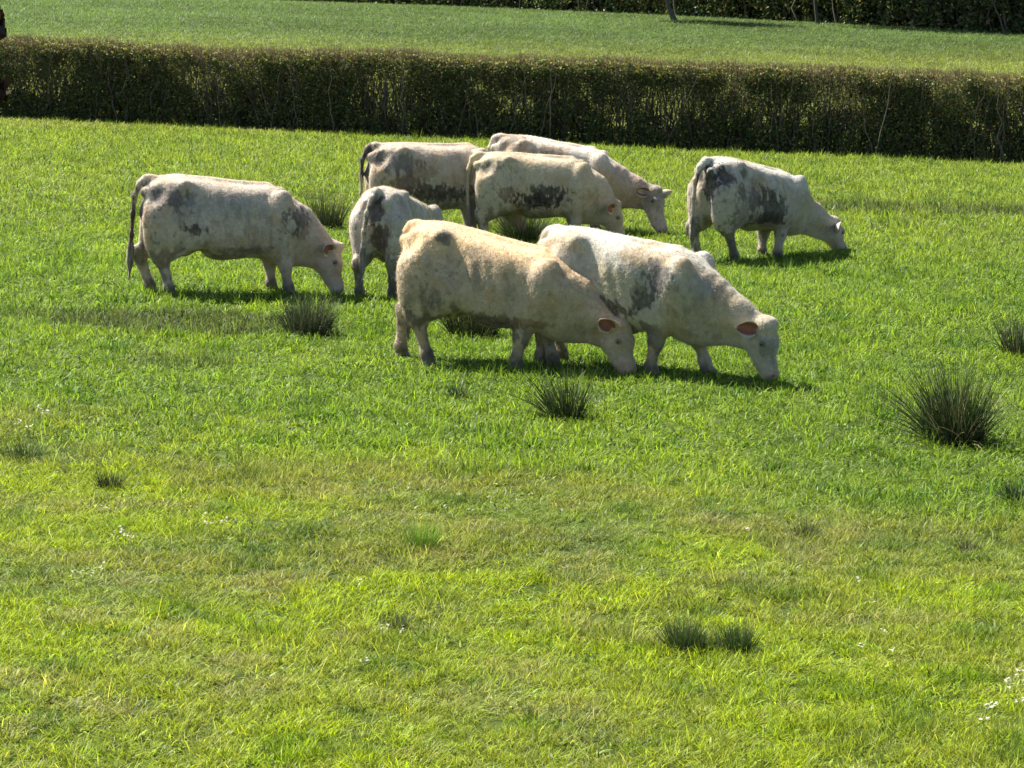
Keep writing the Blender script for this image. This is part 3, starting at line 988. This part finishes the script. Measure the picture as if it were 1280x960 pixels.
# ------------------------------------------------------------------ grass
def blade_tuft(seed, n, rad, h0, h1, w, lean, curl, base_c, tip_c, straw=.08):
    rg = np.random.default_rng(seed)
    K = 4
    a = rg.random(n) * 2 * pi; rr = rad * np.sqrt(rg.random(n))
    bx, by = rr * np.cos(a), rr * np.sin(a)
    az = a + rg.normal(0, 1.1, n); ln = rg.uniform(h0, h1, n); le = np.abs(rg.normal(lean, lean * .5, n)); cu = rg.uniform(0, curl, n)
    fa = rg.random(n) * pi
    V = np.zeros((n, K, 2, 3)); Cc = np.zeros((n, K, 2, 3))
    straw_m = rg.random(n) < straw
    vari = rg.choice([.45, .75, 1.0, 1.35], n) * rg.uniform(.85, 1.15, n)
    x = np.zeros(n); z = np.zeros(n)
    for k in range(K):
        u = k / (K - 1)
        if k:
            ang = le + cu * u * 1.3
            x = x + np.sin(ang) * ln / (K - 1); z = z + np.cos(ang) * ln / (K - 1)
        ww = w * (1 - u ** 1.6 * .93) * .5
        cx = bx + np.cos(az) * x; cy = by + np.sin(az) * x
        for s in (0, 1):
            sg = s * 2 - 1
            V[:, k, s] = np.stack([cx + sg * ww * np.cos(fa), cy + sg * ww * np.sin(fa), z - .01 * (k == 0)], 1)
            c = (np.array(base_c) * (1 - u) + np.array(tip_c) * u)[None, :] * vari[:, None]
            c = np.where(straw_m[:, None], np.array([1.7, 1.35, 2.2]) * (.5 + .5 * u) * vari[:, None], c)
            Cc[:, k, s] = c
    base = np.arange(n)[:, None] * K * 2 + np.arange(K - 1)[None] * 2
    q = np.stack([base, base + 1, base + 3, base + 2], -1).reshape(-1, 4)
    return V.reshape(-1, 3), q, Cc.reshape(-1, 3)


def tuft_collection(name, specs):
    col = bpy.data.collections.new(name)
    for i, sp in enumerate(specs):
        V, q, c = blade_tuft(*sp)
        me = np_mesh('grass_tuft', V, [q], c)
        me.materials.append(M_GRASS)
        o = bpy.data.objects.new('grass_tuft_%02d' % i, me)
        col.objects.link(o)
    return col


def instancer(name, P, rot, scl, idx, tint, col, label):
    me = bpy.data.meshes.new(name)
    me.vertices.add(len(P)); me.vertices.foreach_set('co', np.ascontiguousarray(P, np.float32).ravel())
    def at(nm, ty, arr, key):
        a = me.attributes.new(nm, ty, 'POINT'); a.data.foreach_set(key, np.ascontiguousarray(arr).ravel())
    at('rot', 'FLOAT_VECTOR', rot.astype(np.float32), 'vector')
    at('scl', 'FLOAT_VECTOR', scl.astype(np.float32), 'vector')
    at('idx', 'INT', idx.astype(np.int32), 'value')
    t4 = np.ones((len(P), 4), np.float32); t4[:, :3] = tint
    at('tint', 'FLOAT_COLOR', t4, 'color')
    o = link(name, me)
    ng = bpy.data.node_groups.new(name, 'GeometryNodeTree')
    ng.interface.new_socket('Geometry', in_out='INPUT', socket_type='NodeSocketGeometry')
    ng.interface.new_socket('Geometry', in_out='OUTPUT', socket_type='NodeSocketGeometry')
    N = ng.nodes; L = ng.links
    gi = N.new('NodeGroupInput'); go = N.new('NodeGroupOutput')
    ip = N.new('GeometryNodeInstanceOnPoints')
    ci = N.new('GeometryNodeCollectionInfo'); ci.inputs['Collection'].default_value = col
    ci.inputs['Separate Children'].default_value = True; ci.inputs['Reset Children'].default_value = True
    def na(nm, ty):
        a = N.new('GeometryNodeInputNamedAttribute'); a.data_type = ty; a.inputs['Name'].default_value = nm
        return [s for s in a.outputs if s.enabled and s.name == 'Attribute'][0]
    L.new(gi.outputs[0], ip.inputs['Points']); L.new(ci.outputs[0], ip.inputs['Instance'])
    ip.inputs['Pick Instance'].default_value = True
    L.new(na('idx', 'INT'), ip.inputs['Instance Index'])
    e2r = N.new('FunctionNodeEulerToRotation')
    L.new(na('rot', 'FLOAT_VECTOR'), e2r.inputs[0]); L.new(e2r.outputs[0], ip.inputs['Rotation'])
    L.new(na('scl', 'FLOAT_VECTOR'), ip.inputs['Scale'])
    L.new(ip.outputs[0], go.inputs[0])
    md = o.modifiers.new('grass', 'NODES'); md.node_group = ng
    tag(o, label, 'grass', kind='stuff')
    return o


LUSH = np.array([.190, .300, .040])
OLIVE = np.array([.265, .315, .070])
YELLOW = np.array([.320, .430, .028])
GREY = np.array([.150, .200, .095])


def field_colour(x, y):
    """turf colour and sward height by place in the pasture"""
    n = len(x)
    a = fbm2(x, y, .32, 51); b = fbm2(x, y, 1.15, 52); c = fbm2(x, y, 3.2, 53)
    # near the camera the sward is grazed, older and yellower
    old = 1 - smooth(18.2, 21.8, y + .42 * np.clip(x, -6, 6) + (a - .5) * 5 + (b - .5) * 3.5)
    far = smooth(33, 44, y + (a - .5) * 8)
    t = np.tile(LUSH, (n, 1))
    t = t * (1 - (far * .42)[:, None]) + OLIVE * 1.05 * (far * .42)[:, None]
    mixo = np.clip(old * (.35 + .95 * smooth(.38, .58, b)), 0, 1)[:, None]
    t = t * (1 - mixo) + OLIVE * mixo
    yl = np.clip(smooth(.52, .64, fbm2(x, y, .9, 54)) * (.25 + .65 * old) + .55 * (1 - smooth(13.5, 17.0, y + (a - .5) * 4)), 0, .95)[:, None]
    t = t * (1 - yl) + YELLOW * yl
    st = (smooth(.58, .70, fbm2(x, y, 2.1, 55)) * old * .5)[:, None]
    t = t * (1 - st) + np.array([.33, .33, .14]) * st
    dk = (smooth(.56, .70, c) * .50)[:, None]
    t = t * (1 - dk * np.array([.9, .65, .6]))
    h = .66 + .26 * (1 - old) + (b - .5) * .8 + (c - .5) * 1.0
    # patches of grey-green weeds
    for (px, py, rx, ry, s) in ((235, 407, 1.5, .9, .85), (1150, 263, 2.6, 1.4, .75), (215, 452, .6, .4, .5), (90, 395, .8, .5, .5), (1000, 252, 1.0, .8, .4)):
        g = px_ground(px, py)
        q = ((x - g.x) / rx) ** 2 + ((y - g.y) / ry) ** 2 + (b - .5) * 2
        w = ((1 - smooth(.5, 1.3, q)) * s)[:, None]
        t = t * (1 - w) + GREY * .62 * w
        h = h + w[:, 0] * .45
    return t, h, old


def build_grass():
    rg = np.random.default_rng(99)
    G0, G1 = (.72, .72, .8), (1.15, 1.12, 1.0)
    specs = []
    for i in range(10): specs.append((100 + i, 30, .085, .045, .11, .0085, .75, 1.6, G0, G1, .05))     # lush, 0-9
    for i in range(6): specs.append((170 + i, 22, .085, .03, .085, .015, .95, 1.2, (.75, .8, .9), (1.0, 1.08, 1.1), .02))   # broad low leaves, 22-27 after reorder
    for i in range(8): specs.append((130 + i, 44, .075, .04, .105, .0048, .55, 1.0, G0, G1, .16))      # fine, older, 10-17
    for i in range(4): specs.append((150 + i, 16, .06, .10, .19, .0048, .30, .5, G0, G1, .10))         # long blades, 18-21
    specs = specs[:10] + specs[16:] + specs[10:16]
    col = tuft_collection('grass_tufts', specs)
    bands = [(10.3, 15, 230, 1.0), (15, 20, 190, 1.0), (20, 28, 125, 1.05), (28, 40, 80, 1.22), (40, 66, 48, 1.5)]
    Ps, Ss, Is, Ts = [], [], [], []
    for (y0, y1, dens, sc) in bands:
        W = 1.6 + y1 * .29
        n = int(dens * 2 * W * (y1 - y0))
        y = rg.uniform(y0, y1, n); x = rg.uniform(-W, W, n)
        k = np.abs(x) < 1.6 + y * .28
        x, y = x[k], y[k]; n = len(x)
        t, h, old = field_colour(x, y)
        lush = rg.random(n) > np.clip(old * 1.1, 0, .92)
        idx = np.where(lush, rg.integers(0, 10, n), rg.integers(10, 18, n))
        bl = rg.random(n) < np.where(lush, .34, .10)
        idx = np.where(bl, rg.integers(22, 28, n), idx)
        lg = rg.random(n) < .02
        idx = np.where(lg, rg.integers(18, 22, n), idx)
        s = sc * rg.uniform(.8, 1.25, n)
        sz = s * np.clip(h, .35, 1.7)
        Ps.append(np.stack([x, y, terrain(x, y)], 1)); Is.append(idx)
        Ss.append(np.stack([s, s, sz], 1)); Ts.append(t * rg.uniform(.82, 1.2, (n, 1)))
    P = np.concatenate(Ps); n = len(P)
    rot = np.stack([rg.normal(0, .10, n), rg.normal(0, .10, n), rg.random(n) * 2 * pi], 1)
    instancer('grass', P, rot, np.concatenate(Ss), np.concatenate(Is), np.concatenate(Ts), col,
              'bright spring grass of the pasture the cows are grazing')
    # beyond the hedge
    n = 175000
    y = 62 + (165 - 62) * rg.random(n) ** 1.15
    x = rg.uniform(-1, 1, n) * (5 + y * .31)
    b = fbm2(x, y, .10, 61)[:, None]; c = fbm2(x, y, .6, 62)[:, None]
    dusky = smooth(90, 122, y + 30 * (fbm2(x, y, .05, 66) - .5))[:, None]
    t = np.array([.235, .275, .075]) * (1 - dusky * .75) + np.array([.070, .150, .075]) * dusky * .75
    t = t * (.7 + .6 * b) * (.7 + .6 * c)
    s = rg.uniform(1.3, 2.1, n) * (.8 + y / 160)
    P = np.stack([x, y, terrain(x, y)], 1)
    rot = np.stack([rg.normal(0, .1, n), rg.normal(0, .1, n), rg.random(n) * 2 * pi], 1)
    instancer('distant_grass', P, rot, np.stack([s, s, s * .55], 1), rg.integers(0, 10, n), t, col,
              'smooth darker green grass of the field beyond the hedge')


build_grass()


# ------------------------------------------------------------------ rush tussocks and weeds
def tussock(px, py, w, h, n, label, seed, splay=.5, colour=(.055, .080, .028), name='rush_tussock', cat='rush tussock', blade=.0045, lean_x=0.0, group='rush tussocks in the pasture', tipc=1.7, straw=.13, centers=((0, 0, 1),)):
    rg = np.random.default_rng(seed)
    g = px_ground(px, py)
    K = 6
    a = rg.random(n) * 2 * pi; q = np.sqrt(rg.random(n))
    P = np.zeros((n, K, 3)); R = np.zeros((n, K))
    le = q * splay * rg.uniform(.3, 1.15, n); ln = h * 1.45 * rg.uniform(.5, 1.15, n)
    cx = np.cos(a) + rg.normal(0, .75, n) + lean_x; cy = np.sin(a) + rg.normal(0, .75, n)
    nrm = np.sqrt((cx - lean_x) ** 2 + (cy) ** 2) + 1e-6; cx = (cx - lean_x) / nrm + lean_x; cy = cy / nrm
    cid = rg.integers(0, len(centers), n)
    le = np.where(rg.random(n) < .10, le + rg.uniform(.2, .8, n), le); ln = ln * np.array([c[2] for c in centers])[cid]
    ox = np.array([c[0] for c in centers])[cid]; oy = np.array([c[1] for c in centers])[cid]
    for k in range(K):
        u = k / (K - 1)
        out = np.sin(le * (1 + .35 * u)) * ln * u
        P[:, k, 0] = ox + np.cos(a) * q * w * .42 + cx * out
        P[:, k, 1] = oy + np.sin(a) * q * w * .42 + cy * out
        P[:, k, 2] = np.cos(le * (1 + .35 * u)) * ln * u - .03
        R[:, k] = blade * (1 - .8 * u)
    V, Q, o = tubes(P, R, 3)
    kk = np.tile(np.repeat(np.arange(K), 3), n) / (K - 1)
    c = np.array(colour)[None] * rg.uniform(.6, 1.4, (n, 1))
    st = rg.random(n) < straw
    c[st] = np.array([.30, .26, .14])
    c = c[o] * (.75 + (tipc - .75) * kk)[:, None]
    ob = link(name, np_mesh(name, V, [Q], c), M_RUSH)
    ob.location = g
    tag(ob, label, cat, group)


tussock(1195, 552, .46, .46, 720, 'large dark rush tussock alone in the right of the pasture', 1, .75, blade=.0045, lean_x=-.25)
tussock(708, 522, .30, .33, 260, 'rush tussock with splayed blades in front of the two front cows', 2, .85, blade=.0042, lean_x=-.25)
tussock(386, 418, .50, .29, 600, 'rounded grey-green rush tussock in front of the furthest left cow', 3, .45, colour=(.080, .100, .055))
tussock(408, 286, .50, .42, 380, 'tall rush tussock behind the head of the furthest left cow', 4, .45, colour=(.080, .105, .045))
tussock(1275, 444, .38, .30, 300, 'rush tussock cut by the right edge of the photo', 5, .5, colour=(.07, .095, .045))
tussock(888, 814, .17, .135, 1300, 'ragged low twin-headed rush tussock in the right foreground', 6, .5, blade=.0026, colour=(.085, .14, .045), centers=((-.15, .02, 1.1), (-.15, .02, 1.1), (-.04, .03, .7), (.06, .0, .6), (.16, -.02, 1.0), (.14, -.01, 1.0)))
tussock(137, 610, .16, .11, 220, 'low dark clump in the grass towards the left edge', 8, .7, blade=.003)
tussock(30, 574, .30, .13, 220, 'wide low clump of grass at the left edge', 9, .8, blade=.003, colour=(.08, .13, .03))
tussock(592, 420, .55, .32, 500, 'dark rush tussock under the belly of the golden front cow', 10, .6, colour=(.05, .07, .028))
tussock(655, 300, .70, .38, 450, 'leafy green tussock beneath the mud-splashed cow of the rear group', 11, .8, colour=(.06, .11, .03))
tussock(524, 684, .24, .14, 260, 'bright green tuft in the middle of the foreground', 12, .7, colour=(.22, .36, .04), blade=.003)
tussock(1270, 626, .16, .13, 160, 'small dark leafy weed at the right edge below the large tussock', 13, .9, colour=(.045, .10, .03), blade=.006)
tussock(448, 925, .12, .055, 120, 'little dark tuft near the bottom, left of centre', 14, .8, blade=.0024, colour=(.09, .15, .04))
tussock(425, 845, .11, .055, 110, 'little dark tuft in the lower left foreground', 15, .7, blade=.0024, colour=(.09, .15, .04))
tussock(700, 380, .5, .12, 160, 'low weeds between the golden cow and the woolly white cow', 16, .9, colour=(.05, .09, .03))
tussock(575, 497, .14, .10, 130, 'pair of small dark leafy weeds below the golden front cow', 17, .9, blade=.006, colour=(.05, .10, .03))
tussock(1005, 672, .16, .12, 130, 'small sparse weed in the right foreground above the twin-headed tussock', 18, .8, colour=(.07, .11, .04), blade=.003)
tussock(497, 786, .13, .09, 120, 'faint grey-green tuft left of the twin-headed tussock', 19, .6, blade=.0024, colour=(.08, .12, .05))
tussock(1210, 690, .16, .10, 120, 'faint olive tuft in the grass right of centre', 20, .7, blade=.0026, colour=(.08, .10, .04))


# ------------------------------------------------------------------ wild flowers
def flower(px, py, h, size, n, label, group, cat, petal, seed, name='wildflower'):
    rg = np.random.default_rng(seed)
    g = px_ground(px, py)
    h = h * 1.3
    root = empty(name, g)
    tag(root, label, cat, group)
    sx, sy = rg.normal(0, .012, 2)
    P = np.array([[[0, 0, 0], [sx * .5, sy * .5, h * .5], [sx, sy, h]]]); R = np.array([[.0014, .0012, .001]])
    V, Q, _ = tubes(P, R, 4)
    link('stem', np_mesh('stem', V, [Q], np.array([.10, .18, .04])), M_RUSH, root)
    heads = [(sx + rg.normal(0, size * .8), sy + rg.normal(0, size * .8), h + rg.normal(0, size * .7)) for _ in range(n)]
    for hx, hy, hz in heads:
        Vs, Fs = [np.array([hx, hy, hz])], []
        tx, ty = rg.normal(0, .35, 2)
        for k in range(5 if n > 1 else 8):
            a = k * 2 * pi / (5 if n > 1 else 8) + rg.normal(0, .1)
            d = np.array([cos(a), sin(a), .25 + tx * cos(a) + ty * sin(a)]); s = np.array([-sin(a), cos(a), 0])
            c = np.array([hx, hy, hz]); r = size * .68
            b = len(Vs)
            Vs += [c + d * r * .6 + s * r * .34, c + d * r, c + d * r * .6 - s * r * .34]
            Fs.append((0, b, b + 1, b + 2))
        link('petals', np_mesh('petals', np.array(Vs), [np.array(Fs)], np.array(petal)), M_PETAL, root)


W_ = (.58, .56, .56)
for i, (px, py) in enumerate([(258, 655), (128, 646), (276, 660), (262, 664), (143, 678), (155, 684), (162, 683), (150, 674), (131, 720), (108, 726), (118, 730)]):
    flower(px, py + 5, .07, .016, 4, 'small white wildflower in the short grass of the left foreground', 'white wildflowers, left foreground', 'wildflower', W_, 200 + i)
for i, (px, py) in enumerate([(478, 798), (486, 796), (500, 799), (452, 840), (446, 737)]):
    flower(px, py + 4, .06, .013, 4, 'small white wildflower below the centre of the foreground', 'white wildflowers, lower centre', 'wildflower', W_, 230 + i)
for i, (px, py) in enumerate([(1228, 918), (1245, 900), (1262, 870), (1276, 858), (1240, 905), (1272, 895)]):
    flower(px, py + 8, .09, .018, 5, 'white wildflower in the bottom right corner', 'white wildflowers, bottom right corner', 'wildflower', W_, 240 + i)
for i, (px, py) in enumerate([(1072, 735), (1110, 805), (1112, 828), (1095, 768), (1076, 822), (935, 674)]):
    flower(px, py + 5, .07, .015, 4, 'small white wildflower in the right foreground', 'white wildflowers, right foreground', 'wildflower', W_, 260 + i)
for i, (px, py) in enumerate([(50, 523), (24, 541), (36, 545), (57, 526)]):
    flower(px, py + 3, .08, .022, 5, 'white wildflower near the left edge above the low dark clump', 'white wildflowers, left edge', 'wildflower', W_, 280 + i)
for i, (px, py) in enumerate([(612, 630), (648, 634), (610, 640), (590, 646), (575, 628), (660, 628), (560, 644), (515, 618), (568, 542), (635, 645), (700, 648)]):
    flower(px, py + 3, .06, .013, 3, 'tiny white wildflower in the dry olive grass at the centre', 'white wildflowers, centre', 'wildflower', W_, 300 + i)
for i, (px, py, r, lab) in enumerate([(892, 641, .026, 'yellow dandelion in the olive grass right of centre'), (112, 585, .02, 'yellow dandelion beside the low dark clump at the left'),
                                 (27, 797, .014, 'yellow dandelion in the lower left corner'), (141, 795, .014, 'yellow dandelion below the white flowers at the left'),
                                 (1150, 883, .014, 'yellow dandelion near the bottom right flowers'), (50, 645, .014, 'yellow dandelion at the left edge of the foreground')]):
    flower(px, py + 3, .05, r, 1, lab, 'yellow dandelions', 'dandelion', (.80, .55, .02), 330 + i, 'dandelion')


# ------------------------------------------------------------------ small leafy tree standing in for an unidentified brown shape, left edge
def left_edge_stand_in():
    rg = np.random.default_rng(5)
    bx, by = -3.0, 9.6
    bz = float(terrain(bx, by))
    root = empty('sapling_stand_in', (bx, by, bz))
    tag(root, 'small tree with withered red-brown leaves, standing in for an unidentified brown shape at the left edge', 'tree')
    K = 10; u = np.linspace(0, 1, K)
    P = np.zeros((1, K, 3)); P[0, :, 2] = u * 4.6; P[0, :, 0] = .12 * np.sin(u * 3); R = (.05 * (1 - .8 * u))[None]
    V, Q, _ = tubes(P, R, 8)
    tips = []
    LP = np.zeros((9, 6, 3)); LR = np.zeros((9, 6))
    def target(px, py, d):
        r = px_ray(px, py); p = cam.location + r * (d / r.y)
        return np.array(p) - np.array([bx, by, bz])
    tg = [target(-9, 24, 9.4), target(-6, 112, 9.5)]
    for i in range(9):
        z = 2.2 + i * .28
        st = np.array([.12 * sin(z / 4.6 * 3), 0, z - .2])
        en = tg[i] if i < 2 else st + np.array([-.5 + .2 * rg.random(), rg.uniform(-.6, .6), .5])
        if i < 2: st = np.array([.1, 0, en[2] - .35])
        for j in range(6):
            v = j / 5; LP[i, j] = st * (1 - v) + en * v + np.array([0, 0, .08 * sin(pi * v)]); LR[i, j] = .014 * (1 - .8 * v) + .002
        tips.append(en)
    V2, Q2, _ = tubes(LP, LR, 5)
    W = merge([(V, [Q], np.array([.12, .09, .065])), (V2, [Q2], np.array([.12, .08, .05]))])
    link('trunk', np_mesh('trunk', *W), M_BARK, root)
    n = 520
    k = rg.integers(0, len(tips), n); k[:200] = rg.integers(0, 2, 200)
    c = np.array(tips)[k] + rg.normal(0, .030, (n, 3)) * np.where(k < 2, 1, 3)[:, None] * np.array([.55, 1, 1.0])
    A = rg.normal(size=(n, 3)) * .6 + np.array([0, 0, -1.0]); A /= np.linalg.norm(A, axis=1, keepdims=True)
    B = np.cross(A, rg.normal(size=(n, 3))); B /= np.linalg.norm(B, axis=1, keepdims=True)
    sz = rg.uniform(.015, .03, n)[:, None]
    Vl = np.stack([c - A * sz, c + B * sz * .6, c + A * sz, c - B * sz * .6], 1).reshape(-1, 3)
    col = np.array([.026, .013, .008]) * rg.uniform(.5, 1.5, (n, 1))
    link('foliage', np_mesh('foliage', Vl, [np.arange(n * 4).reshape(-1, 4)], np.repeat(col, 4, 0), smooth_=False), M_LEAF, root)


left_edge_stand_in()
